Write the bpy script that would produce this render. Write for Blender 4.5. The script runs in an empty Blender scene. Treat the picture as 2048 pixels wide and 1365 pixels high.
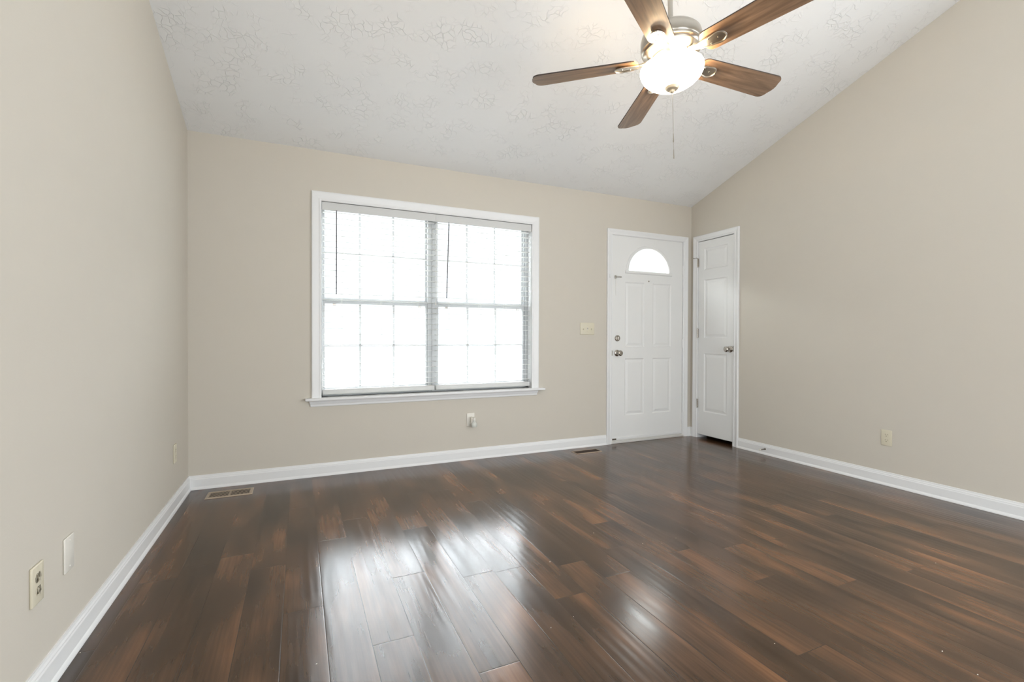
import bpy, bmesh, math, random
from mathutils import Vector, Matrix
random.seed(7)
S = bpy.context.scene
COL = S.collection
# ------------------------------------------------------------------ camera
F_PX = 945.75
yaw, pitch, roll = (math.radians(a) for a in (-24.265, -0.488, 0.177))
CAM = Vector((0.6967, -3.8837, 1.0647))
Fv = Vector((math.sin(-yaw)*math.cos(pitch), math.cos(yaw)*math.cos(pitch), math.sin(pitch)))
Rv = Vector((math.cos(yaw), math.sin(yaw), 0)); Uv = Rv.cross(Fv)
R2 = Rv*math.cos(roll) + Uv*math.sin(roll); U2 = -Rv*math.sin(roll) + Uv*math.cos(roll)
cd = bpy.data.cameras.new('camera'); cam = bpy.data.objects.new('camera', cd); COL.objects.link(cam)
cd.sensor_fit = 'HORIZONTAL'; cd.sensor_width = 36; cd.lens = F_PX*36/2048; cd.clip_start = 0.02
cam.matrix_world = Matrix(((R2.x, U2.x, -Fv.x, CAM.x), (R2.y, U2.y, -Fv.y, CAM.y), (R2.z, U2.z, -Fv.z, CAM.z), (0, 0, 0, 1)))
S.camera = cam
# ------------------------------------------------------------------ daylight and exposure
SKY, SKY_HIGH, SKY_REAR = 1.7, 22.0, 4.7
world = bpy.data.worlds.new('overcast_sky'); S.world = world; world.use_nodes = True
bg = world.node_tree.nodes['Background']; bg.inputs[0].default_value = (0.91, 0.965, 1.02, 1); bg.inputs[1].default_value = SKY
# sky shaped for the light: dim horizon, boosted high on window side and behind
_w = world.node_tree; _tc = _w.nodes.new('ShaderNodeTexCoord'); _sx = _w.nodes.new('ShaderNodeSeparateXYZ'); _w.links.new(_tc.outputs['Generated'], _sx.inputs[0])
def _mr(sock, a, b, c, d):
    r = _w.nodes.new('ShaderNodeMapRange'); r.interpolation_type = 'SMOOTHSTEP'
    for k, x in (('From Min', a), ('From Max', b), ('To Min', c), ('To Max', d)): r.inputs[k].default_value = x
    _w.links.new(sock, r.inputs['Value']); return r.outputs[0]
def _mt(op, a, b):
    n = _w.nodes.new('ShaderNodeMath'); n.operation = op
    for i, v in enumerate((a, b)):
        if isinstance(v, float): n.inputs[i].default_value = v
        else: _w.links.new(v, n.inputs[i])
    return n.outputs[0]
_hi = _mt('MULTIPLY', _mr(_sx.outputs[2], 0.27, 0.42, 0.0, 1.0), _mr(_sx.outputs[1], 0.0, 0.5, 0.0, 1.0))
_re = _mr(_sx.outputs[1], -0.1, 0.25, SKY+SKY_REAR, SKY)
_w.links.new(_mt('ADD', _re, _mt('MULTIPLY', _hi, SKY_HIGH)), bg.inputs[1])
S.view_settings.view_transform = 'Standard'; S.view_settings.look = 'None'
S.view_settings.gamma = 1; S.view_settings.use_curve_mapping = False
S.view_settings.exposure = -0.10
def portal(loc, rot, sx, sy):
    l = bpy.data.lights.new('daylight_portal', 'AREA'); l.shape = 'RECTANGLE'; l.size = sx; l.size_y = sy
    l.cycles.is_portal = True
    o = bpy.data.objects.new('daylight_portal', l); COL.objects.link(o); o.location = loc; o.rotation_euler = rot
REAR = -5.8
portal((1.75, 0.16, 1.35), (-math.pi/2, 0, 0), 1.8, 1.5)
portal((4.0, 0.08, 1.86), (-math.pi/2, 0, 0), 0.56, 0.27)
portal((2.3, REAR-0.02, 1.2), (math.pi/2, 0, 0), 2.0, 2.2)  # this and the next two serve the added openings out of view
portal((-0.02, -4.75, 1.2), (0, -math.pi/2, 0), 2.2, 1.8)
portal((4.597, -4.35, 1.3), (0, math.pi/2, 0), 2.4, 2.6)
sun = bpy.data.lights.new('sun_over_the_roof', 'SUN'); sun.energy = 5; sun.angle = 0.01; sun.color = (1, .96, .9)
so = bpy.data.objects.new('sun_over_the_roof', sun); COL.objects.link(so); so.rotation_euler = (math.radians(6), 0, 0)

# ------------------------------------------------------------------ room dimensions
W, H, M_ = 4.577, 2.477, 0.3366
RIDGE = -4.3
# ------------------------------------------------------------------ node helpers
def mat(name):
    m = bpy.data.materials.new(name); m.use_nodes = True
    return m, m.node_tree, m.node_tree.nodes['Principled BSDF']
def N(nt, kind, **kw):
    n = nt.nodes.new(kind)
    for k, v in kw.items():
        if k in n.inputs.keys() if isinstance(k, str) and not hasattr(n, k) else False: n.inputs[k].default_value = v
        else: setattr(n, k, v)
    return n
def L(nt, a, b): nt.links.new(a, b)
def lin(c):
    return tuple(((x/255+0.055)/1.055)**2.4 if x > 10 else x/255/12.92 for x in c) + (1,)
def simple(name, col, rough=0.5, metal=0.0, spec=0.5, bump=None, var=0.0, coords='Object', **kw):
    m, nt, p = mat(name)
    p.inputs['Base Color'].default_value = tuple(col)+(1,) if len(col) == 3 else col
    p.inputs['Roughness'].default_value = rough; p.inputs['Metallic'].default_value = metal
    p.inputs['Specular IOR Level'].default_value = spec
    tc = N(nt, 'ShaderNodeTexCoord')
    if var:
        n = N(nt, 'ShaderNodeTexNoise'); n.inputs['Scale'].default_value = 6; n.inputs['Detail'].default_value = 4
        L(nt, tc.outputs[coords], n.inputs['Vector'])
        mx = N(nt, 'ShaderNodeMix', data_type='RGBA'); c = p.inputs['Base Color'].default_value
        mx.inputs['A'].default_value = tuple(v*(1-var) for v in c[:3])+(1,); mx.inputs['B'].default_value = tuple(min(1, v*(1+var)) for v in c[:3])+(1,)
        L(nt, n.outputs['Fac'], mx.inputs['Factor']); L(nt, mx.outputs['Result'], p.inputs['Base Color'])
    if bump:
        sc, st = bump
        n = N(nt, 'ShaderNodeTexNoise'); n.inputs['Scale'].default_value = sc; n.inputs['Detail'].default_value = 3
        L(nt, tc.outputs[coords], n.inputs['Vector'])
        b = N(nt, 'ShaderNodeBump'); b.inputs['Strength'].default_value = st; b.inputs['Distance'].default_value = 0.002
        L(nt, n.outputs['Fac'], b.inputs['Height']); L(nt, b.outputs['Normal'], p.inputs['Normal'])
    return m
# ------------------------------------------------------------------ materials
WALL = simple('beige_wall_paint', (0.605, 0.563, 0.49), 0.75, spec=0.2, bump=(160, 0.12), var=0.012)
TRIM = simple('white_trim_paint', (0.79, 0.79, 0.785), 0.33, spec=0.5, var=0.01)
DOORP = simple('white_door_paint', (0.79, 0.79, 0.775), 0.38, spec=0.45, bump=(220, 0.05), var=0.01)
VINYL = simple('white_window_vinyl', (0.50, 0.51, 0.51), 0.4, var=0.01)
BLIND = simple('white_blind_slat', (0.74, 0.74, 0.725), 0.45, var=0.01)
NICKEL = simple('brushed_nickel', (0.50, 0.46, 0.40), 0.28, metal=1.0, var=0.05)
DNICKEL = simple('satin_nickel_hardware', (0.42, 0.39, 0.35), 0.25, metal=1.0, var=0.05)
FINIAL = simple('satin_finial_metal', (0.62, 0.52, 0.38), 0.5, metal=0.6)
ALMOND = simple('almond_plastic', (0.66, 0.61, 0.475), 0.35, var=0.01)
WHITEP = simple('white_plastic', (0.74, 0.71, 0.64), 0.35, var=0.01)
SLOT = simple('brown_slot', (0.24, 0.20, 0.13), 0.8)
DARK = simple('duct_shade_black', (0.02, 0.017, 0.015), 0.8)
TAN = simple('tan_register_metal', (0.42, 0.335, 0.25), 0.45, var=0.05)
_nt = BLIND.node_tree; _p = _nt.nodes['Principled BSDF']; _o = _nt.nodes['Material Output']
_t = N(_nt, 'ShaderNodeBsdfTranslucent'); _t.inputs[0].default_value = (0.85, 0.85, 0.80, 1); _m = N(_nt, 'ShaderNodeMixShader'); _m.inputs[0].default_value = 0.18
L(_nt, _p.outputs[0], _m.inputs[1]); L(_nt, _t.outputs[0], _m.inputs[2]); L(_nt, _m.outputs[0], _o.inputs[0])
WAND = simple('clear_grey_wand', (0.22, 0.22, 0.23), 0.3)
CORD = simple('white_cord', (0.75, 0.75, 0.70), 0.8)
CRUMB = simple('pale_crumb', (0.8, 0.75, 0.65), 0.8)
CONC = simple('pale_concrete', (0.34, 0.34, 0.32), 0.9, var=0.08)
ALU = simple('aluminium_threshold', (0.72, 0.71, 0.68), 0.4, metal=0.3)

def ceiling_mat():
    m, nt, p = mat('stomp_textured_white_ceiling')
    p.inputs['Base Color'].default_value = (0.81, 0.815, 0.81, 1); p.inputs['Roughness'].default_value = 0.8
    p.inputs['Specular IOR Level'].default_value = 0.2
    tc = N(nt, 'ShaderNodeTexCoord')
    w = N(nt, 'ShaderNodeTexNoise'); w.inputs['Scale'].default_value = 9; w.inputs['Detail'].default_value = 2
    L(nt, tc.outputs['Object'], w.inputs['Vector'])
    add = N(nt, 'ShaderNodeVectorMath', operation='MULTIPLY_ADD'); add.inputs[1].default_value = (0.12, 0.12, 0.12)
    L(nt, w.outputs['Color'], add.inputs[0]); L(nt, tc.outputs['Object'], add.inputs[2])
    v = N(nt, 'ShaderNodeTexVoronoi', feature='DISTANCE_TO_EDGE'); v.inputs['Scale'].default_value = 22
    L(nt, add.outputs[0], v.inputs['Vector'])
    r = N(nt, 'ShaderNodeMapRange'); r.inputs['From Min'].default_value = 0.0; r.inputs['From Max'].default_value = 0.06
    r.inputs['To Min'].default_value = 1; r.inputs['To Max'].default_value = 0
    L(nt, v.outputs['Distance'], r.inputs['Value'])
    n2 = N(nt, 'ShaderNodeTexNoise'); n2.inputs['Scale'].default_value = 7.5; n2.inputs['Detail'].default_value = 3
    L(nt, tc.outputs['Object'], n2.inputs['Vector'])
    r2 = N(nt, 'ShaderNodeMapRange'); r2.inputs['From Min'].default_value = 0.47; r2.inputs['From Max'].default_value = 0.62
    L(nt, n2.outputs['Fac'], r2.inputs['Value'])
    mu = N(nt, 'ShaderNodeMath', operation='MULTIPLY'); L(nt, r.outputs[0], mu.inputs[0]); L(nt, r2.outputs[0], mu.inputs[1])
    b = N(nt, 'ShaderNodeBump'); b.inputs['Strength'].default_value = 0.7; b.inputs['Distance'].default_value = 0.0035
    L(nt, mu.outputs[0], b.inputs['Height']); L(nt, b.outputs['Normal'], p.inputs['Normal'])
    return m
CEIL = ceiling_mat()

def math_(nt, op, a, b=None, c=None):
    n = N(nt, 'ShaderNodeMath', operation=op)
    for i, v in enumerate((a, b, c)):
        if v is None: continue
        if isinstance(v, (int, float)): n.inputs[i].default_value = v
        else: L(nt, v, n.inputs[i])
    return n.outputs[0]
def maprange(nt, v, a, b, c=0.0, d=1.0, smooth=False):
    r = N(nt, 'ShaderNodeMapRange')
    if smooth: r.interpolation_type = 'SMOOTHSTEP'
    for k, x in (('From Min', a), ('From Max', b), ('To Min', c), ('To Max', d)): r.inputs[k].default_value = x
    L(nt, v, r.inputs['Value']); return r.outputs[0]
def floor_mat():
    m, nt, p = mat('hand_scraped_dark_plank_floor')
    tc = N(nt, 'ShaderNodeTexCoord'); sx = N(nt, 'ShaderNodeSeparateXYZ'); L(nt, tc.outputs['Object'], sx.inputs[0])
    X, Y = sx.outputs[0], sx.outputs[1]
    PW, PL = 0.1435, 1.21
    u = math_(nt, 'DIVIDE', math_(nt, 'SUBTRACT', X, 0.21), PW)
    row = math_(nt, 'FLOOR', u); fu = math_(nt, 'FRACT', u)
    wn = N(nt, 'ShaderNodeTexWhiteNoise', noise_dimensions='1D'); L(nt, row, wn.inputs['W'])
    v = math_(nt, 'ADD', math_(nt, 'DIVIDE', Y, PL), math_(nt, 'MULTIPLY', wn.outputs['Value'], 7.0))
    idx = math_(nt, 'FLOOR', v); fv = math_(nt, 'FRACT', v)
    cell = N(nt, 'ShaderNodeCombineXYZ'); L(nt, row, cell.inputs[0]); L(nt, idx, cell.inputs[1])
    rnd = N(nt, 'ShaderNodeTexWhiteNoise', noise_dimensions='2D'); L(nt, cell.outputs[0], rnd.inputs['Vector'])
    rs = N(nt, 'ShaderNodeSeparateColor'); L(nt, rnd.outputs['Color'], rs.inputs[0])
    # per-plank shifted, stretched coordinates
    def coords(kx, ky, shift):
        c = N(nt, 'ShaderNodeCombineXYZ')
        L(nt, math_(nt, 'ADD', math_(nt, 'MULTIPLY', X, kx), math_(nt, 'MULTIPLY', rs.outputs[0], shift)), c.inputs[0])
        L(nt, math_(nt, 'ADD', math_(nt, 'MULTIPLY', Y, ky), math_(nt, 'MULTIPLY', rs.outputs[1], shift)), c.inputs[1])
        L(nt, math_(nt, 'MULTIPLY', rs.outputs[2], shift), c.inputs[2]); return c.outputs[0]
    def noise(vec, scale, detail, rough=0.55, dist=0.0):
        n = N(nt, 'ShaderNodeTexNoise'); n.inputs['Scale'].default_value = scale; n.inputs['Detail'].default_value = detail
        n.inputs['Roughness'].default_value = rough; n.inputs['Distortion'].default_value = dist
        L(nt, vec, n.inputs['Vector']); return n.outputs['Fac']
    blotch = noise(coords(1.0, 0.34, 20), 6.0, 2, 0.4, 0.0)
    blotch2 = noise(coords(1.0, 0.14, 31), 12, 2, 0.45, 0.0)
    grain = noise(coords(1.0, 0.035, 11), 95, 4, 0.6, 0.1)
    streak = noise(coords(1.0, 0.04, 5), 26, 1, 0.5, 0.0)
    tone = math_(nt, 'ADD', math_(nt, 'MULTIPLY', blotch, 0.70), math_(nt, 'ADD', math_(nt, 'MULTIPLY', blotch2, 0.26), math_(nt, 'MULTIPLY', streak, 0.12)))
    tone = math_(nt, 'ADD', tone, math_(nt, 'MULTIPLY', math_(nt, 'SUBTRACT', rs.outputs[0], 0.5), 0.07))
    cr = N(nt, 'ShaderNodeValToRGB'); e = cr.color_ramp.elements
    e[0].position = 0.38; e[0].color = (0.036, 0.018, 0.0085, 1)
    e[1].position = 0.75; e[1].color = (0.20, 0.092, 0.040, 1)
    for pos, c in ((0.45, (0.050, 0.026, 0.0125, 1)), (0.52, (0.070, 0.036, 0.018, 1)), (0.58, (0.092, 0.046, 0.022, 1)), (0.66, (0.138, 0.065, 0.030, 1))):
        k = e.new(pos); k.color = c
    L(nt, tone, cr.inputs[0])
    gm = maprange(nt, grain, 0.3, 0.7, 0.80, 1.18)
    mul = N(nt, 'ShaderNodeVectorMath', operation='SCALE'); L(nt, cr.outputs[0], mul.inputs[0]); L(nt, gm, mul.inputs['Scale'])
    # seams
    du = math_(nt, 'MULTIPLY', math_(nt, 'MINIMUM', fu, math_(nt, 'SUBTRACT', 1.0, fu)), PW)
    dv = math_(nt, 'MULTIPLY', math_(nt, 'MINIMUM', fv, math_(nt, 'SUBTRACT', 1.0, fv)), PL)
    ds = math_(nt, 'MINIMUM', du, dv)
    seam = maprange(nt, ds, 0.0003, 0.0012, 1, 0)
    mx = N(nt, 'ShaderNodeMix', data_type='RGBA'); L(nt, seam, mx.inputs['Factor']); L(nt, mul.outputs[0], mx.inputs['A']); mx.inputs['B'].default_value = (0.012, 0.008, 0.006, 1)
    L(nt, mx.outputs['Result'], p.inputs['Base Color'])
    # bump : scraped ripples + micro-bevel
    wv = N(nt, 'ShaderNodeTexWave', wave_type='BANDS', bands_direction='X'); wv.inputs['Scale'].default_value = 9
    wv.inputs['Distortion'].default_value = 5; wv.inputs['Detail'].default_value = 1; wv.inputs['Detail Scale'].default_value = 0.9
    L(nt, coords(1.0, 0.13, 9), wv.inputs['Vector'])
    mask = maprange(nt, noise(coords(1, .5, 13), 3.5, 1), 0.42, 0.62)
    rip = math_(nt, 'MULTIPLY', wv.outputs['Fac'], mask)
    bev = maprange(nt, ds, 0.0, 0.003, 0, 1, True)
    hgt = math_(nt, 'ADD', math_(nt, 'MULTIPLY', rip, 0.36), math_(nt, 'ADD', math_(nt, 'MULTIPLY', bev, 0.3), math_(nt, 'MULTIPLY', blotch2, 0.2)))
    hgt = math_(nt, 'ADD', hgt, math_(nt, 'MULTIPLY', noise(coords(1, .4, 3), 9, 1), 0.6))
    b = N(nt, 'ShaderNodeBump'); b.inputs['Strength'].default_value = 0.55; b.inputs['Distance'].default_value = 0.0012
    L(nt, hgt, b.inputs['Height']); L(nt, b.outputs['Normal'], p.inputs['Normal'])
    rg = maprange(nt, streak, 0.3, 0.7, 0.16, 0.24); L(nt, rg, p.inputs['Roughness'])
    p.inputs['Specular IOR Level'].default_value = 0.58
    return m
FLOOR = floor_mat()

def blade_mat():
    m, nt, p = mat('walnut_blade_wood')
    tc = N(nt, 'ShaderNodeTexCoord'); mp = N(nt, 'ShaderNodeMapping'); mp.inputs['Scale'].default_value = (1.2, 14, 14)
    L(nt, tc.outputs['Object'], mp.inputs[0])
    n = N(nt, 'ShaderNodeTexNoise'); n.inputs['Scale'].default_value = 3.2; n.inputs['Detail'].default_value = 6; n.inputs['Distortion'].default_value = 0.8
    L(nt, mp.outputs[0], n.inputs['Vector'])
    cr = N(nt, 'ShaderNodeValToRGB'); e = cr.color_ramp.elements
    e[0].position = 0.3; e[0].color = (0.11, 0.065, 0.038, 1); e[1].position = 0.7; e[1].color = (0.27, 0.17, 0.105, 1)
    L(nt, n.outputs['Fac'], cr.inputs[0]); L(nt, cr.outputs[0], p.inputs['Base Color']); p.inputs['Roughness'].default_value = 0.38
    return m
BLADE = blade_mat()
BLADE_EDGE = simple('dark_blade_edge', (0.035, 0.022, 0.015), 0.5)

def glass_mat(name='clear_pane_glass', tint=(0.97, 0.98, 0.98, 1)):
    m, nt, p = mat(name); nt.nodes.remove(p)
    out = nt.nodes['Material Output']
    t = N(nt, 'ShaderNodeBsdfTransparent'); t.inputs[0].default_value = tint
    g = N(nt, 'ShaderNodeBsdfGlossy'); g.inputs['Roughness'].default_value = 0.02
    fr = N(nt, 'ShaderNodeFresnel'); fr.inputs[0].default_value = 1.45
    ge = N(nt, 'ShaderNodeNewGeometry'); fb = N(nt, 'ShaderNodeMath', operation='SUBTRACT'); fb.inputs[0].default_value = 1.0; L(nt, ge.outputs['Backfacing'], fb.inputs[1])
    fm = N(nt, 'ShaderNodeMath', operation='MULTIPLY'); L(nt, fr.outputs[0], fm.inputs[0]); L(nt, fb.outputs[0], fm.inputs[1])
    mx = N(nt, 'ShaderNodeMixShader'); L(nt, fm.outputs[0], mx.inputs[0]); L(nt, t.outputs[0], mx.inputs[1]); L(nt, g.outputs[0], mx.inputs[2])
    L(nt, mx.outputs[0], out.inputs[0]); return m
GLASS = glass_mat(); FANGLASS = glass_mat('tinted_fanlight_glass', (0.91, 0.915, 0.89, 1))
def globe_mat():
    m, nt, p = mat('lit_frosted_glass_bowl')
    p.inputs['Base Color'].default_value = (0.9, 0.87, 0.8, 1); p.inputs['Roughness'].default_value = 0.25
    p.inputs['Emission Color'].default_value = (1.0, 0.90, 0.72, 1); p.inputs['Emission Strength'].default_value = 12.0
    return m
GLOBE = globe_mat()

# ------------------------------------------------------------------ mesh builder
class MB:
    def __init__(s): s.bm = bmesh.new()
    def box(s, x0, x1, y0, y1, z0, z1, bev=0.0, seg=2):
        vs = [s.bm.verts.new((x, y, z)) for x in (x0, x1) for y in (y0, y1) for z in (z0, z1)]
        q = [(0, 1, 3, 2), (4, 6, 7, 5), (0, 4, 5, 1), (2, 3, 7, 6), (0, 2, 6, 4), (1, 5, 7, 3)]
        fs = [s.bm.faces.new([vs[i] for i in f]) for f in q]
        if bev:
            es = list({e for f in fs for e in f.edges})
            bmesh.ops.bevel(s.bm, geom=es, offset=bev, segments=seg, profile=0.5, affect='EDGES')
        return s
    def poly(s, pts): s.bm.faces.new([s.bm.verts.new(p) for p in pts]); return s
    def lathe(s, prof, n=48, xf=None, cap=True):
        xf = xf or (lambda p: p)
        rings = []
        for r, z in prof:
            rings.append([s.bm.verts.new(xf(Vector((r*math.cos(2*math.pi*i/n), r*math.sin(2*math.pi*i/n), z)))) for i in range(n)] if r > 1e-6 else [s.bm.verts.new(xf(Vector((0, 0, z))))])
        for a, b in zip(rings, rings[1:]):
            for i in range(n):
                j = (i+1) % n
                if len(a) == 1 and len(b) == 1: continue
                if len(a) == 1: f = (a[0], b[j], b[i])
                elif len(b) == 1: f = (a[i], a[j], b[0])
                else: f = (a[i], a[j], b[j], b[i])
                s.bm.faces.new(f)
        if cap:
            for r in (rings[0], rings[-1]):
                if len(r) > 1: s.bm.faces.new(r)
        return s
    def tube(s, pts, r, n=8, closed=False):
        pts = [Vector(p) for p in pts]; rings = []
        for i, p in enumerate(pts):
            d = (pts[min(i+1, len(pts)-1)] - pts[max(i-1, 0)]).normalized()
            if closed: d = (pts[(i+1) % len(pts)] - pts[i-1]).normalized()
            a = d.cross(Vector((0, 0, 1)))
            if a.length < 1e-3: a = d.cross(Vector((1, 0, 0)))
            a.normalize(); b = d.cross(a)
            rr = r[i] if isinstance(r, (list, tuple)) else r
            rings.append([s.bm.verts.new(p + a*math.cos(2*math.pi*k/n)*rr + b*math.sin(2*math.pi*k/n)*rr) for k in range(n)])
        pairs = list(zip(rings, rings[1:])) + ([(rings[-1], rings[0])] if closed else [])
        for A, B in pairs:
            for k in range(n): s.bm.faces.new((A[k], A[(k+1) % n], B[(k+1) % n], B[k]))
        if not closed: s.bm.faces.new(rings[0]); s.bm.faces.new(rings[-1])
        return s
    def prism(s, pts2, z0, z1, xf=None):
        xf = xf or (lambda p: p)
        a = [s.bm.verts.new(xf(Vector((x, y, z0)))) for x, y in pts2]; b = [s.bm.verts.new(xf(Vector((x, y, z1)))) for x, y in pts2]
        s.bm.faces.new(a); s.bm.faces.new(b)
        for i in range(len(a)):
            j = (i+1) % len(a); s.bm.faces.new((a[i], a[j], b[j], b[i]))
        return s
    def sweep(s, sections):
        """sections: list of lists of points (open path of closed profiles)"""
        R = [[s.bm.verts.new(p) for p in sec] for sec in sections]
        for A, B in zip(R, R[1:]):
            for k in range(len(A)): s.bm.faces.new((A[k], A[(k+1) % len(A)], B[(k+1) % len(A)], B[k]))
        s.bm.faces.new(R[0]); s.bm.faces.new(R[-1]); return s
    def build(s, name, material, parent=None, loc=(0, 0, 0), rz=0.0, smooth=None):
        bmesh.ops.remove_doubles(s.bm, verts=s.bm.verts, dist=1e-6)
        bmesh.ops.recalc_face_normals(s.bm, faces=s.bm.faces)
        me = bpy.data.meshes.new(name); s.bm.to_mesh(me); s.bm.free()
        for m in (material if isinstance(material, list) else [material]): me.materials.append(m)
        o = bpy.data.objects.new(name, me); COL.objects.link(o); o.parent = parent; o.location = loc; o.rotation_euler = (0, 0, rz)
        if smooth is not None:
            for f in me.polygons: f.use_smooth = True
            for e in me.edges: pass
            try: me.set_sharp_from_angle(angle=math.radians(smooth))
            except Exception: pass
        return o
def tag(o, label, cat=None, group=None, kind=None):
    o['label'] = label
    if cat: o['category'] = cat
    if group: o['group'] = group
    if kind: o['kind'] = kind
    return o
def empty(name, loc, rz=0.0):
    o = bpy.data.objects.new(name, None); COL.objects.link(o); o.location = loc; o.rotation_euler = (0, 0, rz); o.empty_display_size = 0.1
    return o
def copy_tree(o, parent=None):
    c = o.copy(); COL.objects.link(c); c.parent = parent
    for ch in list(o.children): copy_tree(ch, c)
    return c

# ------------------------------------------------------------------ setting
T = 0.14
DL, DR, DZ0, DZ1 = 3.544, 4.456, 0.055, 2.087      # entry door slab
WX0, WX1, WZ0, WZ1 = 0.854, 2.643, 0.597, 2.095    # window opening
CY0, CY1, CZ0, CZ1 = 0.1027, 0.5493, 0.040, 2.078  # closet slab, distances from the corner

mb = MB().box(-T, W+T, REAR-T, T, -0.12, 0.0)
tag(mb.build('floor', FLOOR), 'dark brown hand-scraped wood plank floor', 'floor', kind='structure')
def wallseg(mb, x0, x1, z0, z1): mb.box(x0, x1, 0, T, z0, z1)
mb = MB()
ZT = H
for a in ((-T, WX0-.012, 0, ZT), (WX0-.012, WX1+.012, 0, WZ0-0.02), (WX0-.012, WX1+.012, WZ1+.012, ZT), (WX1+.012, DL-0.015, 0, ZT), (DL-0.015, DR+0.015, DZ1+0.012, ZT), (DR+0.015, W+T, 0, ZT)): wallseg(mb, *a)
tag(mb.build('wall_back', WALL), 'beige wall with the wide window and the front door', 'wall', kind='structure')
def zc(y): return H - M_*y if y > RIDGE else H - M_*RIDGE + M_*(y-RIDGE)
side = lambda y0, y1: [(y0, 0), (y1, 0), (y1, zc(y1)+0.05), (y0, zc(y0)+0.05)]
def sidewall(name, x0, x1, holes, label, opening):
    mb = MB()
    xf = lambda p: Vector((p.z, p.x, p.y))
    def seg(pts): mb.prism(pts, x0, x1, xf)
    def run(y0, y1, zlo, zhi=None):      # a stretch of wall between two stations, up to the slope or to zhi
        top = [(y1, zhi), (y0, zhi)] if zhi else [(y1, zc(y1))] + ([(RIDGE, zc(RIDGE))] if y1 < RIDGE < y0 else []) + [(y0, zc(y0))]
        seg([(y0, zlo), (y1, zlo)] + top)
    o0, o1, oz = opening
    if holes:
        a, b, z = holes
        run(0, -a, 0); run(-a, -b, z); run(-b, o0, 0)
    else:
        run(0, o0, 0)
    run(o0, o1, oz); run(o0, o1, 0, 0.1); run(o1, REAR, 0)
    return tag(mb.build(name, WALL), label, 'wall', kind='structure')
sidewall('wall_left', -T, 0, None, 'plain beige wall on the left', (-3.85, -5.65, 2.3))  # unseen opening near the rear end, added to throw daylight on the right wall
sidewall('wall_right', W, W+T, (CY0-0.012, CY1+0.012, CZ1+0.008), 'plain beige wall on the right beside the narrow closet door', (-3.05, -5.65, 2.5))  # larger added opening, out of view, brightens the left wall
# rear wall (behind the camera) with an invented, unglazed opening to let daylight in
mb = MB()
zr = zc(REAR)
mb.box(-T, 1.3, REAR-T, REAR, 0, zr).box(3.3, W+T, REAR-T, REAR, 0, zr).box(1.3, 3.3, REAR-T, REAR, 2.3, zr).box(1.3, 3.3, REAR-T, REAR, 0, 0.1)
tag(mb.build('wall_rear', WALL), 'beige wall behind the viewer with an opening added for daylight', 'wall', kind='structure')
mb = MB()
xf = lambda p: Vector((p.z, p.x, p.y))
t = 0.12
mb.prism([(T, H - M_*T), (RIDGE, zc(RIDGE)), (REAR-T, zc(REAR-T)), (REAR-T, zc(REAR-T)+t), (RIDGE, zc(RIDGE)+t), (T, H - M_*T+t)], -T, W+T, xf)
tag(mb.build('ceiling', CEIL), 'white vaulted ceiling with swirled plaster texture rising from the window wall', 'ceiling', kind='structure')
# closet behind the narrow door
mb = MB().box(W+T, W+0.8, -0.75, -0.73, 0, 2.4).box(W+T, W+0.8, 0.0, 0.02, 0, 2.4).box(W+0.78, W+0.8, -0.73, 0, 0, 2.4).box(W+T, W+0.8, -0.75, 0.02, 2.4, 2.42).box(W+T, W+0.8, -0.75, 0.02, -0.02, 0)
tag(mb.build('wall_closet', WALL), 'dark closet interior glimpsed under the narrow door', 'wall', kind='structure')
mb = MB().box(-30, 36, T+0.01, 40, -0.35, -0.25)
tag(mb.build('ground', CONC), 'pale washed-out ground outside the window', 'ground', kind='structure')

# baseboards : profile (out, up)
BP = [(0, 0), (0.020, 0), (0.0195, 0.006), (0.016, 0.014), (0.0125, 0.019), (0.0118, 0.070), (0.0095, 0.076), (0.0095, 0.080), (0.0065, 0.087), (0.005, 0.0965), (0, 0.0965)]
def baseboard(name, a, b, nrm, label, ma=0, mbv=0):
    a, b = Vector(a), Vector(b); n = Vector(nrm); d = (b-a).normalized()
    A = [a + n*o + Vector((0, 0, z)) + d*o*ma for o, z in BP]; B = [b + n*o + Vector((0, 0, z)) - d*o*mbv for o, z in BP]
    return tag(MB().sweep([A, B]).build(name, TRIM), label, 'baseboard', kind='structure')
baseboard('baseboard_left', (0, -3.85, 0), (0, 0, 0), (1, 0, 0), 'white baseboard along the left wall', 0, 1)
baseboard('baseboard_back', (0, 0, 0), (3.472, 0, 0), (0, -1, 0), 'white baseboard under the window', 1, 0)
baseboard('baseboard_corner', (4.521, 0, 0), (W, 0, 0), (0, -1, 0), 'short white baseboard between the two doors', 0, 1)
baseboard('baseboard_closet', (W, 0, 0), (W, -0.0398, 0), (-1, 0, 0), 'tiny white baseboard beside the closet door casing', 1, 0)
baseboard('baseboard_right', (W, -0.6191, 0), (W, -3.05, 0), (-1, 0, 0), 'white baseboard along the right wall')

# casing profile: (u from inner edge, depth)
def casing_path(corners, w, outs):
    """corners: inner-edge points (x,z); outs: offset direction per corner (x,z) reaching the outer edge"""
    P = [(0, 0), (0, .008), (.10, .0115), (.20, .0115), (.24, .0095), (.34, .010), (.72, .0165), (.80, .018), (.93, .018), (1, .0145), (1, 0)]
    secs = []
    for (x, z), (ox, oz) in zip(corners, outs):
        secs.append([Vector((x+ox*u*w, -d, z+oz*u*w)) for u, d in P])
    return secs

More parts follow.
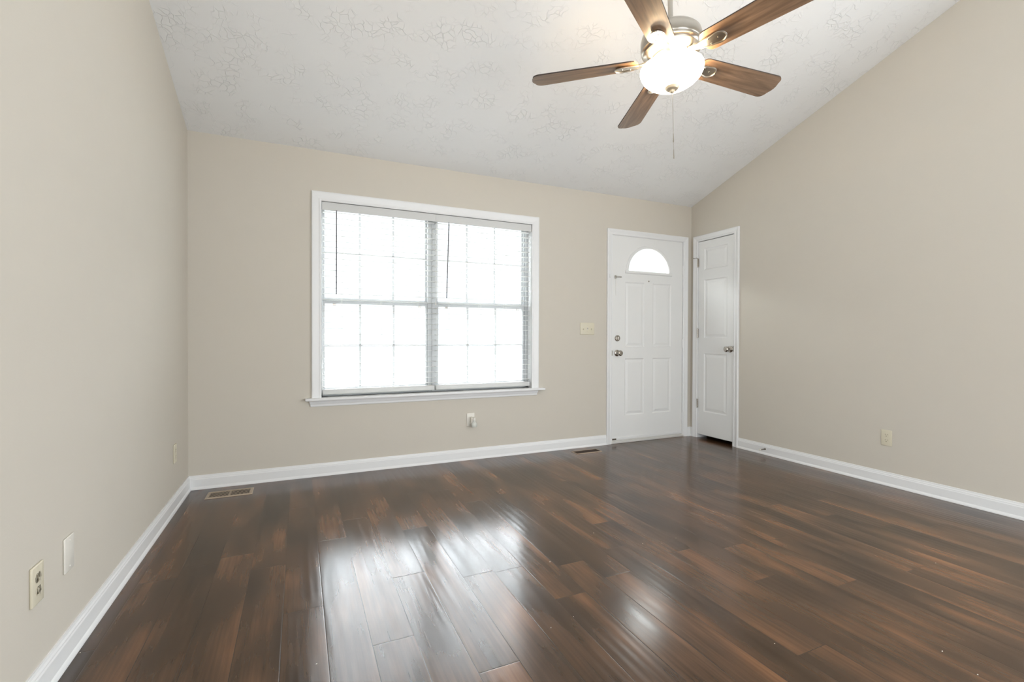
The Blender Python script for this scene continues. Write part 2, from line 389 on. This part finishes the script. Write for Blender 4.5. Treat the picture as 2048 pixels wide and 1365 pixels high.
# ---- doors
def door_slab(mb, x0, x1, z0, z1, panels, lite=None, th=0.044):
    xs = sorted({x0, x1, *[v for p in panels for v in p[:2]], *([lite[0]-lite[2]-.02, lite[0]+lite[2]+.02] if lite else [])})
    zs = sorted({z0, z1, *[v for p in panels for v in p[2:4]], *([lite[1], lite[1]+lite[3]+.02] if lite else [])})
    for xa, xb in zip(xs, xs[1:]):
        for za, zb in zip(zs, zs[1:]):
            xm, zm = (xa+xb)/2, (za+zb)/2
            if any(p[0] < xm < p[1] and p[2] < zm < p[3] for p in panels): continue
            if lite and abs(xm-lite[0]) < lite[2]+.02 and lite[1] < zm < lite[1]+lite[3]+.02: continue
            mb.poly([(xa, 0, za), (xb, 0, za), (xb, 0, zb), (xa, 0, zb)])
    for a, b, c, d in panels:
        rings = [(0, 0), (.009, .0075), (.018, .0075), (.040, .0018)]
        R = [[mb.bm.verts.new(q) for q in ((a+i, y, c+i), (b-i, y, c+i), (b-i, y, d-i), (a+i, y, d-i))] for i, y in rings]
        for A, B in zip(R, R[1:]):
            for k in range(4): mb.bm.faces.new((A[k], A[(k+1) % 4], B[(k+1) % 4], B[k]))
        mb.bm.faces.new(R[-1])
    if lite:
        cx, cz, ra, rb = lite; hw, hh = ra+.02, rb+.02
        n = 48; inn, outp = [], []
        for i in range(n+1):
            t = math.pi*i/n; ux, uz = math.cos(t)*ra, math.sin(t)*rb
            k = min(hw/abs(ux) if abs(ux) > 1e-9 else 1e9, hh/uz if uz > 1e-9 else 1e9)
            inn.append((cx+ux, cz+uz)); outp.append((cx+ux*k, cz+uz*k))
        for y in (0, th):
            for i in range(n):
                mb.poly([(inn[i][0], y, inn[i][1]), (outp[i][0], y, outp[i][1]), (outp[i+1][0], y, outp[i+1][1]), (inn[i+1][0], y, inn[i+1][1])])
        for i in range(n):
            mb.poly([(inn[i][0], 0, inn[i][1]), (inn[i+1][0], 0, inn[i+1][1]), (inn[i+1][0], th, inn[i+1][1]), (inn[i][0], th, inn[i][1])])
        mb.poly([(cx-ra, 0, cz), (cx+ra, 0, cz), (cx+ra, th, cz), (cx-ra, th, cz)])
        # corner fillers between the radial fan and the rectangle
        tc = math.atan2(hh/rb, hw/ra)
        xa, xb = cx-hw, cx+hw
        for y in (0, th):
            i = max(k for k in range(n+1) if math.pi*k/n < tc)
            mb.poly([(outp[i][0], y, outp[i][1]), (xb, y, cz+hh), (outp[i+1][0], y, outp[i+1][1])])
            mb.poly([(2*cx-outp[i][0], y, outp[i][1]), (xa, y, cz+hh), (2*cx-outp[i+1][0], y, outp[i+1][1])])
        mb.poly([(x0, th, z0), (x1, th, z0), (x1, th, cz), (x0, th, cz)]); mb.poly([(x0, th, cz+hh), (x1, th, cz+hh), (x1, th, z1), (x0, th, z1)])
        mb.poly([(x0, th, cz), (xa, th, cz), (xa, th, cz+hh), (x0, th, cz+hh)]); mb.poly([(xb, th, cz), (x1, th, cz), (x1, th, cz+hh), (xb, th, cz+hh)])
    else:
        mb.poly([(x0, th, z0), (x1, th, z0), (x1, th, z1), (x0, th, z1)])
    for a, b in (((x0, z0), (x1, z0)), ((x1, z0), (x1, z1)), ((x1, z1), (x0, z1)), ((x0, z1), (x0, z0))):
        mb.poly([(a[0], 0, a[1]), (b[0], 0, b[1]), (b[0], th, b[1]), (a[0], th, a[1])])
    return mb
def knob(parent, x, z, y0):
    xf = lambda p: Vector((x + p.x, y0 - p.z, z + p.y))
    o = MB().lathe([(0, 0), (.033, 0), (.033, .004), (.029, .009), (.016, .013), (.0125, .018), (.0125, .030), (.017, .036), (.025, .043), (.0285, .052), (.027, .062), (.019, .069), (.0, .071)], 40, xf).build('door_knob', DNICKEL, parent, smooth=35)
    tag(o, 'round satin nickel knob'); return o
def hinge(parent, x, z0, z1, m, y=-0.004):
    mb = MB().tube([(x, y, z0), (x, y, z1)], 0.0055, 10)
    for k in (0, 1): mb.tube([(x, y, (z0-.003, z1+.003)[k]), (x, y, (z0, z1)[k])], 0.0035, 8)
    mb.box(x-.002, x+.010, y+.003, y+.006, z0, z1)
    mb.box(x-.010, x+.002, y+.003, y+.006, z0, z1)
    return mb.build('hinge', m, parent, smooth=40)

d1 = tag(empty('door_1', (0, 0, 0)), 'white front door with half-round window in the back wall', 'door', kind='structure')
slab = door_slab(MB(), DL, DR, DZ0, DZ1, [(3.70, 3.945, .965, 1.625), (4.055, 4.300, .965, 1.625), (3.70, 3.945, .275, .850), (4.055, 4.300, .275, .850)], (4.003, 1.738, .27, .245)).build('slab', DOORP, d1, (0, 0.004, 0))
def arch(a, b, cx, cz, n=48): return [(cx+a*math.cos(math.pi*i/n), cz+b*math.sin(math.pi*i/n)) for i in range(n+1)]
mb = MB(); prof = [(0, 0), (.0, .004), (.006, .009), (.016, .011), (.024, .009), (.030, .004), (.031, 0)]
ia = .262; ib = .238
secs = []
for i in range(49):
    t = math.pi*i/48
    secs.append([Vector((4.003+(ia+u)*math.cos(t), -d+.004, 1.742+(ib+u)*math.sin(t))) for u, d in prof])
mb.sweep(secs)
secs = [[Vector((x, -d+.004, 1.742-u)) for u, d in prof] for x in (3.700, 4.306)]
mb.sweep(secs)
mb.build('window_moulding', DOORP, slab, (0, -0.004, 0), smooth=40)
MB().prism(arch(.269, .244, 4.003, 1.739), 0.02, 0.024, lambda p: Vector((p.x, p.z, p.y))).build('glass_pane', FANGLASS, slab)
# casing for the front door
C1 = [(3.4725+.0575, 0.0), (3.4725+.0575, 2.1432-.0575), (4.5211-.0575, 2.1432-.0575), (4.5211-.0575, 0.0)]
MB().sweep(casing_path(C1, .0575, [(-1, 0), (-1, 1), (1, 1), (1, 0)])).build('casing', TRIM, d1)
MB().box(3.529, DL-.003, -.006, T, 0, 2.09, .001).box(DR+.003, 4.471, -.006, T, 0, 2.09, .001).box(3.529, 4.471, -.006, T, DZ1+.0015, DZ1+.012).build('jamb', TRIM, d1)
MB().box(3.53, 4.47, -.012, T, 0.0, 0.022, .004).box(DL, DR, .0, .05, .022, .036, .003).build('threshold', ALU, d1)
MB().box(DL+.005, DR-.005, -.002, .03, .036, .0545, .001).build('bottom_sweep', TRIM, d1)
MB().box(DL+.001, DL+.05, -.006, .0, .036, .052, .002).build('sweep_end', DNICKEL, d1)
knob(d1, 3.604, .907, .004)
xf = lambda p: Vector((3.606 + p.x, .004 - p.z, 1.055 + p.y))
db = MB().lathe([(0, 0), (.031, 0), (.031, .006), (.027, .011), (.012, .013), (0, .013)], 36, xf).build('deadbolt', DNICKEL, d1, smooth=35); tag(db, 'round nickel deadbolt with thumb turn')
MB().box(3.601, 3.611, -.026, -.008, 1.037, 1.073, .003).build('thumb_turn', DNICKEL, db)
MB().lathe([(0, 0), (.008, 0), (.007, .004), (.004, .004), (0, .002)], 20, lambda p: Vector((4.0+p.x, .004-p.z, 1.645+p.y))).build('peephole', DNICKEL, d1, smooth=35)
# swing bar guard
mb = MB().box(3.568, 3.582, -.010, .004, 1.652, 1.682, .002)
mb.tube([(3.574, -.014, 1.672), (3.640, -.012, 1.673), (3.647, -.012, 1.668), (3.640, -.012, 1.663), (3.574, -.014, 1.662)], .0022, 8)
mb.lathe([(0, 0), (.006, 0), (.006, .008), (0, .010)], 16, lambda p: Vector((3.574+p.x, -.008-p.z, 1.667+p.y)))
g = mb.build('door_guard', DNICKEL, d1, smooth=40); tag(g, 'small nickel swing bar guard')
MB().tube([(3.578, -.006, 1.652), (3.581, -.005, 1.60), (3.579, -.005, 1.54), (3.583, -.005, 1.478)], .0016, 6).build('pull_string', CORD, g)
MB().box(3.498, 3.506, -.024, -.014, 1.652, 1.690, .002).build('guard_strike', TRIM, d1)
MB().box(3.5325, 3.5405, -.008, .0, .882, .932, .001).build('strike_plate', DNICKEL, d1)
for z in (.165, .955, 1.74): hinge(d1, 4.459, z, z+.09, TRIM, y=-.002)

d2 = tag(empty('door_2', (W, 0, 0), -math.pi/2), 'narrow white three-panel closet door in the right wall', 'door', kind='structure')
door_slab(MB(), CY0, CY1, CZ0, CZ1, [(.180, .475, 1.775, 2.0), (.180, .475, 1.060, 1.672), (.180, .475, .285, .898)], th=.035).build('slab', DOORP, d2, (0, .003, 0))
C2 = [(.0398+.0575, 0.0), (.0398+.0575, 2.1432-.0575), (.6191-.0575, 2.1432-.0575), (.6191-.0575, 0.0)]
MB().sweep(casing_path(C2, .0575, [(-1, 0), (-1, 1), (1, 1), (1, 0)])).build('casing', TRIM, d2)
MB().box(CY0-.012, CY0-.003, -.006, T, 0, 2.088).box(CY1+.003, CY1+.012, -.006, T, 0, 2.088).box(CY0-.012, CY1+.012, -.004, T, 2.084, 2.092).build('jamb', TRIM, d2)
knob(d2, .513, .951, .003)
for z0, z1 in ((.319, .41), (1.063, 1.159), (1.815, 1.905)):
    hh = hinge(d2, CY0-.002, z0, z1, DNICKEL, y=-.008); tag(hh, 'small nickel hinge')
mb = MB().tube([(.098, -.012, 1.908), (.088, -.024, 1.912), (.075, -.034, 1.909)], .0028, 8).tube([(.098, -.012, 1.908), (.102, -.030, 1.912)], .0028, 8)
mb.lathe([(0, 0), (.006, 0), (.006, .006), (0, .007)], 14, lambda p: Vector((.072+p.x, -.034-p.z, 1.909+p.y)))
mb.build('hinge_pin_stop', DNICKEL, d2, smooth=40)
MB().box(.5525, .559, -.009, .0, .928, .984, .001).build('strike_plate', DNICKEL, d2)

# ---- window
wn = tag(empty('window_1', (0, 0, 0)), 'wide white double window with grilles in the back wall', 'window', kind='structure')
cw = .070
CW = [(WX0, WZ0), (WX0, WZ1), (WX1, WZ1), (WX1, WZ0)]
MB().sweep(casing_path(CW, cw, [(-1, 0), (-1, 1), (1, 1), (1, 0)])).build('casing', TRIM, wn)
MB().box(.740, 2.766, -.048, .10, .577, WZ0, .004, 3).build('stool', TRIM, wn, smooth=40)
# apron with mitred returns
AP = [(0, 0), (.006, 0), (.009, .004), (.010, .018), (.013, .024), (.017, .040), (.018, .047), (0, .047)]
mb = MB(); z0 = .530
mb.sweep([[Vector((x + s*o*1.0, -o, z0+z)) for o, z in AP] for x, s in ((.785, -1), (2.690, 1))]); mb.build('apron', TRIM, wn)
MB().box(WX0-.012, WX0, -.004, T, WZ0, WZ1+.012).box(WX1, WX1+.012, -.004, T, WZ0, WZ1+.012).box(WX0, WX1, -.004, T, WZ1, WZ1+.012).box(WX0, WX1, .05, T, WZ0-.018, WZ0).build('jamb', TRIM, wn)
GL, GR = (.881, 1.677), (1.789, 2.585)
mb = MB().box(WX0, .866, .075, .13, WZ0, WZ1, .002).box(1.692, 1.774, .070, .13, WZ0, WZ1, .002).box(2.612, WX1, .075, .13, WZ0, WZ1, .002)
mb.box(1.729, 1.737, .062, .07, WZ0, WZ1, .001)
mb.box(2.600, 2.604, .085, .13, WZ0, WZ1).box(2.62, 2.626, .070, .076, WZ0, WZ1)
mb.box(WX0, WX1, .075, .13, WZ0, .622, .002).box(WX0, WX1, .075, .13, 2.085, WZ1, .002); mb.build('window_frame', VINYL, wn)
def sash(gx0, gx1, z0, z1, y, sl, sr, bot, top, lock=False):
    mb = MB().box(gx0-sl, gx0, y, y+.028, z0-bot, z1+top, .002).box(gx1, gx1+sr, y, y+.028, z0-bot, z1+top, .002)
    mb.box(gx0, gx1, y, y+.028, z0-bot, z0, .002).box(gx0, gx1, y, y+.028, z1, z1+top, .002)
    if bot < .05 and lock: mb.box(gx0-sl, gx1+sr, y-.008, y+.004, z1+top-.012, z1+top-.004, .002)
    s = mb.build('sash', VINYL, wn)
    MB().box(gx0, gx1, y+.012, y+.016, z0, z1).build('glass_pane', GLASS, s)
    mb = MB()
    for k in (1, 2):
        x = gx0+(gx1-gx0)*k/3; mb.box(x-.0088, x+.0088, y+.008, y+.020, z0, z1, .001)
    zm = (z0+z1)/2; mb.box(gx0, gx1, y+.008, y+.020, zm-.0075, zm+.0075, .001); mb.build('muntin', VINYL, s)
    if lock:
        for x in (gx0+.07, gx1-.05):
            MB().box(x-.012, x+.012, y-.006, y+.008, z1-.012, z1, .002).build('sash_latch', DNICKEL, s)
for i, (a, b) in enumerate((GL, GR)):
    sl, sr = (.013, .014) if i == 0 else (.014, .014)
    sash(a, b, 1.372, 2.078, .103, sl, sr, .028, .006)
    sash(a, b, .664, 1.322, .076, sl, sr, .036, .032, True)

# ---- blinds
def blind(x0, x1, label, lad, wx, wtop, wbot, wlean, cord=None):
    root = tag(empty('window_blind', ((x0+x1)/2, .04, 2.093)), label, 'window blind')
    ox, oy, oz = root.location
    P = lambda mb, n, m, par=root, **k: mb.build(n, m, par, (-ox, -oy, -oz) if par is root else (0, 0, 0), **k)
    P(MB().box(x0, x1, .012, .062, 2.045, 2.092, .002), 'headrail', BLIND)
    P(MB().box(x0-.004, x1+.002, .000, .010, 2.030, 2.093, .003), 'valance', BLIND)
    mb = MB(); n = 31; zt, zb = 2.022, .678
    for i in range(n):
        z = zt - (zt-zb)*i/(n-1)
        ty = math.tan(math.radians(1))*.0225
        mb.sweep([[Vector((x, .015, z+ty-.0012)), Vector((x, .060, z-ty-.0012)), Vector((x, .060, z-ty+.0012)), Vector((x, .0375, z+.0018)), Vector((x, .015, z+ty+.0012))] for x in (x0+.003, x1-.003)])
    sl = P(mb, 'slats', BLIND); tag(sl, 'open white horizontal slats')
    P(MB().box(x0+.002, x1-.002, .012, .062, .616, .655, .006, 3), 'bottom_rail', BLIND, smooth=40)
    for x in lad:
        mb = MB()
        for y in (.0115, .0635): mb.tube([(x, y, .655), (x, y, 2.045)], .0009, 5)
        mb.tube([(x+.006, .0105, .655), (x+.006, .0105, 2.045)], .0008, 5)
        P(mb, 'ladder_cord', CORD)
    w = MB().tube([(wx, -.004, wtop+.02), (wx, -.006, wtop), (wx+wlean, -.006, wbot)], .0048, 6)
    P(w, 'tilt_wand', WAND, smooth=30)
    if cord:
        pts = [(cord+.006*math.sin(k*1.1)+.002*math.sin(k*2.7), .004+.001*math.cos(k), 2.03-.045*k) for k in range(16)]
        P(MB().tube(pts, .0013, 5), 'lift_cord', CORD)
        P(MB().lathe([(.002, .02), (.006, 0), (0.005, -.012), (0, -.013)], 12, lambda p: Vector((pts[-1][0]+p.x, .006+p.y, pts[-1][2]-.01+p.z))), 'cord_tassel', BLIND)
    return root
blind(.860, 1.742, 'left one of the two white slatted blinds, lowered with slats open', (1.00, 1.30, 1.60), .962, 2.014, 1.389, -.002)
blind(1.748, 2.637, 'right one of the two white slatted blinds, lowered with slats open', (1.86, 2.15, 2.39), 1.855, 2.012, 1.390, -.018, 1.7475)

# ---- wall plates
def duplex(root, m, slots=None):
    slots = slots or SLOT
    for s in (-1, 1):
        zc_ = s*.0195
        pts = []
        for i in range(28):
            t = 2*math.pi*i/28; x = .0172*math.cos(t); z = .0172*math.sin(t); z = max(-.0135, min(.0135, z)); pts.append((x, z+zc_))
        r = MB().prism(pts, -.0075, -.002, lambda p: Vector((p.x, p.z, p.y))).build('receptacle', m, root)
        mb = MB().box(-.0075, -.0052, -.0080, -.0073, zc_+.0005, zc_+.0090).box(.0052, .0078, -.0080, -.0073, zc_+.0010, zc_+.0085)
        mb.prism([(.003*math.cos(2*math.pi*i/12), .003*math.sin(2*math.pi*i/12)+zc_-.0065) for i in range(12)], -.0080, -.0073, lambda p: Vector((p.x, p.z, p.y)))
        mb.build('slots', slots, r)
    MB().lathe([(0, 0), (.003, 0), (.0024, .0012), (0, .0015)], 12, lambda p: Vector((p.x, -.0055-p.z, p.y))).build('screw', m, root)
def plate(name, label, cat, loc, rz, m, w=.070, h=.1145, kind='duplex', th=.0062):
    root = tag(empty(name, loc, rz), label, cat)
    MB().box(-w/2, w/2, -th, 0, -h/2, h/2, .0032, 3).build('cover_plate', m, root, smooth=50)
    if kind == 'duplex': duplex(root, m)
    if kind == 'blank':
        for z in (-.042, .042): MB().lathe([(0, 0), (.0032, 0), (.0026, .0014), (0, .0018)], 12, lambda p: Vector((p.x, -th-p.z, z+p.y))).build('screw', m, root)
    return root
HP = math.pi/2
plate('wall_outlet', 'cream duplex outlet on the left wall, nearest the viewer', 'outlet', (0, -2.0745, .3435), HP, ALMOND, th=.0075)
plate('blank_wall_plate', 'pale blank wall plate with two screws on the left wall beside the cream outlet', 'wall plate', (0, -1.864, .3455), HP, WHITEP, kind='blank', th=.0065)
plate('wall_outlet', 'cream outlet on the left wall close to the back corner, seen edge-on', 'outlet', (0, -.392, .342), HP, ALMOND)
plate('wall_outlet', 'cream duplex outlet low on the right wall', 'outlet', (W, -1.884, .3425), -HP, ALMOND)
plate('wall_outlet', 'white outlet under the window with an air freshener plugged in', 'outlet', (2.054, 0, .346), 0, WHITEP)
# switch
sw = plate('light_switch', 'cream triple toggle switch plate left of the front door', 'light switch', (3.246, 0, 1.147), 0, ALMOND, w=.163, kind='none')
for k, up in ((-1, -1), (0, 1), (1, -1)):
    x = k*.046
    t = MB().box(x-.0055, x+.0055, -.0072, -.0055, -.013, .013, .0005)
    t.sweep([[Vector((x+a*.0045, -.006, b*.006)) for a, b in ((-1, -1), (1, -1), (1, 1), (-1, 1))], [Vector((x+a*.0035, -.019, up*.009+b*.0035)) for a, b in ((-1, -1), (1, -1), (1, 1), (-1, 1))]])
    t.build('toggle', ALMOND if k else WHITEP, sw)
    for z in (-.03, .03): MB().lathe([(0, 0), (.003, 0), (.0024, .0012), (0, .0015)], 12, lambda p: Vector((x+p.x, -.0062-p.z, z+p.y))).build('screw', ALMOND, sw)
# air freshener
af = tag(empty('air_freshener', (2.066, -.008, .334)), 'small white plug-in air freshener with clear bottle under the window', 'air freshener')
MB().box(-.016, .020, -.030, 0, -.022, .030, .007, 3).build('body', WHITEP, af, smooth=50)
CLR = simple('cloudy_clear_plastic', (0.62, 0.63, 0.58), 0.15)
mbt = MB().lathe([(0, -.038), (.018, -.038), (.021, -.034), (.021, -.012), (.014, -.004), (.009, .0), (.009, .012), (0, .013)], 28, lambda p: Vector((.004+p.x, -.034+p.y*.8, p.z)))
tag(mbt.build('refill_bottle', CLR, af, smooth=40), 'cloudy clear refill bottle')
MB().lathe([(0, .010), (.0105, .010), (.0105, .024), (.008, .030), (0, .031)], 24, lambda p: Vector((.004+p.x, -.032+p.y, p.z))).build('dial', WHITEP, af, smooth=40)
af.scale = (1.2, 1.2, 1.2)
# door stop on the right baseboard
ds = tag(empty('door_stop', (W-.0118, -.915, .052)), 'small metal spring door stop on the right baseboard', 'door stop')
pts = []
for i in range(90):
    t = i/89; a = t*2*math.pi*14; r = .0055-.001*t; pts.append((-.004-.055*t, r*math.cos(a), r*math.sin(a)-.0025*t))
MB().tube(pts, .0011, 5).build('spring', DNICKEL, ds, smooth=40)
MB().lathe([(0, 0), (.009, 0), (.009, .003), (.005, .005), (0, .005)], 16, lambda p: Vector((-p.z, p.x, p.y))).build('mount', DNICKEL, ds, smooth=40)
MB().lathe([(0, 0), (.006, 0), (.008, .003), (.008, .012), (.004, .014), (0, .014)], 16, lambda p: Vector((-.058-p.z, p.x, p.y-.0025))).build('rubber_tip', WHITEP, ds, smooth=40)

# ---- floor registers
def register(x0, x1, y0, y1, label, m, louvre_n, rim, banks=2, lm=None):
    root = tag(empty('floor_register', ((x0+x1)/2, (y0+y1)/2, 0)), label, 'floor vent')
    cx, cy = (x0+x1)/2, (y0+y1)/2; a, b = (x1-x0)/2, (y1-y0)/2
    mb = MB()
    # bevelled rim
    def ring(i, z): return [Vector((sx*(a-i), sy*(b-i), z)) for sx, sy in ((-1, -1), (1, -1), (1, 1), (-1, 1))]
    R = [[mb.bm.verts.new(v) for v in ring(i, z)] for i, z in ((0, .0003), (.004, .0042), (rim-.002, .0048), (rim, .0035), (rim, .0004))]
    for A, B in zip(R, R[1:]):
        for k in range(4): mb.bm.faces.new((A[k], A[(k+1) % 4], B[(k+1) % 4], B[k]))
    mb.build('frame', m, root)
    MB().box(-a+rim, a-rim, -b+rim, b-rim, .0003, .0008).build('duct_shade_sheet', DARK, root)  # near-black sheet on the floor paints the shade inside the duct
    mb = MB(); L0 = 2*(a-rim); n = louvre_n
    for i in range(n):
        x = -a+rim+L0*(i+.5)/n
        if banks == 2 and i == n//2: mb.box(x-.004, x+.004, -b+rim, b-rim, .001, .0045)
        else: mb.box(x-.0014, x+.0014, -b+rim, b-rim, .001, .0036)
    mb.build('louvres', lm or m, root)
register(.135, .410, -.268, -.120, 'tan metal floor vent in the left corner below the window wall', TAN, 29, .020)
DTAN = simple('brown_register_metal', (0.10, 0.065, 0.045), 0.5)
r2_ = register(2.998, 3.274, -.224, -.116, 'narrow brown floor vent with light rim beside the front door', TAN, 25, .009, 1, DTAN)

# ---- ceiling fan
FX, FY, PZ = 2.3026, -2.1143, 3.155
fan = tag(empty('ceiling_fan', (FX, FY, PZ+.021)), 'five-blade walnut and brushed nickel ceiling fan with a lit glass bowl', 'ceiling fan')
zt = zc(FY)
MB().lathe([(.0115, 2.48), (.0115, PZ)], 24).build('downrod', NICKEL, fan, smooth=35)
MB().lathe([(.02, zt-.085), (.055, zt-.07), (.068, zt-.03), (.068, zt+.02), (0, zt+.02)], 36).build('canopy', NICKEL, fan, smooth=35)
mot = MB().lathe([(0, 2.500), (.022, 2.500), (.028, 2.493), (.100, 2.488), (.122, 2.480), (.135, 2.466), (.139, 2.450), (.139, 2.418), (.136, 2.412), (.139, 2.408), (.137, 2.401), (.130, 2.397), (.126, 2.391), (.128, 2.387), (.108, 2.372), (.092, 2.368), (.088, 2.362), (0, 2.362)], 64).build('motor_housing', NICKEL, fan, smooth=30)
MB().lathe([(0, 2.500), (.024, 2.500), (.022, 2.515), (.016, 2.53), (.0, 2.53)], 24).build('rod_collar', NICKEL, fan, smooth=30)
fit = MB().lathe([(0, 2.365), (.052, 2.365), (.055, 2.358), (.055, 2.338), (.050, 2.333), (.045, 2.322), (.052, 2.318), (.052, 2.312), (0, 2.312)], 48).build('light_fitter', NICKEL, fan, smooth=30)
# bowl, open at the top
BO = [(0, 2.222), (.030, 2.2235), (.062, 2.229), (.092, 2.240), (.116, 2.256), (.133, 2.274), (.142, 2.292), (.1445, 2.306), (.1435, 2.313)]
BI = [(r-.004 if r > .01 else 0, z+.004) for r, z in BO[:-1]] + [(.1395, 2.313)]
bowl = MB().lathe(BO + BI[::-1], 64, cap=False).build('glass_bowl', GLOBE, fan, smooth=60); tag(bowl, 'glowing frosted glass bowl')
fin = MB().lathe([(0, 2.312), (.004, 2.312), (.004, 2.226), (.032, 2.226), (.033, 2.222), (.026, 2.213), (.012, 2.209), (.010, 2.200), (.005, 2.196), (0, 2.196)], 36).build('finial', FINIAL, fan, smooth=35)
mb = MB()
z = 2.196; k = 0
mb.tube([(.002, 0, 2.197), (.002, 0, 1.886)], .0007, 5)
while z > 2.015:
    mb.lathe([(0, .0014), (.0012, .0007), (.0012, -.0007), (0, -.0014)], 6, lambda p: Vector((.002+p.x, p.y, z+p.z))); z -= .0042
ch = mb.build('pull_chain', NICKEL, fan)
for za, zb in ((2.004, 1.962), (1.928, 1.884)):
    MB().lathe([(0, za), (.0016, za-.001), (.0026, zb+.006), (.0022, zb), (0, zb)], 12, lambda p: Vector((.002+p.x, p.y, p.z))).build('chain_pull', NICKEL, ch, smooth=40)
# blades: built along +x then turned
TH0 = 2.4731; PIT = -0.2068; BZ = 2.355; RB = .672
def blade_outline():
    pts = []
    w0, w1 = .0595, .0725
    s0, s1 = .150, RB
    # root (rounded), going round
    for i in range(9):
        t = math.pi/2 + math.pi*i/8*1.0
        pts.append((s0+.035+.035*math.cos(t)*1.0, (w0)*math.sin(t)*(.999)))
    # lower side to the tip corner
    lo, hi = [], []
    rc = .036
    for i in range(7):
        t = -math.pi/2 + math.pi/2*i/6; pts.append((s1-.012-rc+rc*math.cos(t), -w1+rc+rc*math.sin(t)))
    for i in range(1, 6):
        u = i/6; pts.append((s1-.012+.010*math.sin(math.pi*u)+.0*u, -w1+rc+(2*w1-2*rc)*u))
    for i in range(7):
        t = math.pi/2*i/6; pts.append((s1-.012-rc+rc*math.cos(t), w1-rc+rc*math.sin(t)))
    return pts
def blade_parts(ang):
    rot = Matrix.Translation((0, 0, BZ)) @ Matrix.Rotation(ang, 4, 'Z') @ Matrix.Rotation(PIT, 4, 'X')
    mb = MB(); pts = blade_outline()
    a = [mb.bm.verts.new((x, y, -.003)) for x, y in pts]; b = [mb.bm.verts.new((x, y, .003)) for x, y in pts]
    mb.bm.faces.new(a); mb.bm.faces.new(b)
    for i in range(len(a)):
        j = (i+1) % len(a); f = mb.bm.faces.new((a[i], a[j], b[j], b[i])); f.material_index = 1
    o = mb.build('blade', [BLADE, BLADE_EDGE], fan); o.matrix_local = rot
    # blade iron: arm from the motor, widening into a loop medallion below the blade
    mb = MB()
    st = [(.070, .013, .010), (.105, .014, .006), (.140, .018, -.004), (.175, .026, -.0065), (.205, .030, -.0070), (.232, .029, -.0072), (.250, .020, -.0072), (.258, .008, -.0072)]
    secs = [[Vector((x, -w, z-.0035)), Vector((x, w, z-.0035)), Vector((x, w*.85, z+.0035)), Vector((x, -w*.85, z+.0035))] for x, w, z in st]
    mb.sweep(secs)
    arm = mb.build('blade_arm', NICKEL, fan, smooth=30); arm.matrix_local = rot
    loop = []
    for i in range(25):
        t = -math.pi*.62 + 2*math.pi*.62*i/24
        loop.append((.228+.034*math.cos(t), .030*math.sin(t), -.0125))
    mb2 = MB().tube([(.150, -.016, -.009)]+loop+[(.150, .016, -.009)], .0032, 8); mb2.build('medallion', NICKEL, arm, smooth=40)
    for sx, sy in ((.190, .016), (.190, -.016), (.228, 0)):
        MB().lathe([(0, 0), (.0045, 0), (.0035, .0025), (0, .003)], 12, lambda p: Vector((sx+p.x, sy+p.y, -.0100-p.z))).build('screw', DNICKEL, arm)
for k in range(5): blade_parts(TH0 + k*2*math.pi/5)
# the fan's own bulbs, inside the bowl
for k in range(3):
    t = 2*math.pi*k/3+.6
    l = bpy.data.lights.new('fan_bulb_light', 'POINT'); l.energy = 6.5; l.color = (1.0, 0.72, 0.42); l.shadow_soft_size = .018
    o = bpy.data.objects.new('fan_bulb_light', l); COL.objects.link(o); o.location = (.104*math.cos(t), .104*math.sin(t), 2.306); o.parent = fan

for o in fan.children: o.location.z -= PZ
fan.rotation_euler = (-.0377, 0, 0)
# ---- crumbs on the floor
def crumb(x, y, s, a):
    pts = [Vector((0, 0, 0)), Vector((1, .2, .1)), Vector((.7, .8, .2)), Vector((-.1, .6, 0)), Vector((.3, .3, .5)), Vector((.8, .4, .45))]
    bm = MB(); vs = [bm.bm.verts.new(p*s) for p in pts]; bmesh.ops.convex_hull(bm.bm, input=vs)
    return bm.build('crumb', CRUMB, None, (x, y, 0), a)
cpos = [(0.027, -1.853), (1.779, -1.928), (2.315, -1.947), (2.52, -1.964), (1.651, -2.348), (1.537, -2.375), (2.203, -2.768), (3.445, -2.678), (2.688, -3.029), (2.656, -3.135), (0.747, -2.234), (2.158, -1.735)]
for i, (x, y) in enumerate(cpos):
    o = crumb(x, y, random.uniform(.0025, .0045), random.uniform(0, 6)); tag(o, 'tiny pale crumb lying on the dark plank floor', 'crumb', 'crumbs scattered on the floor')
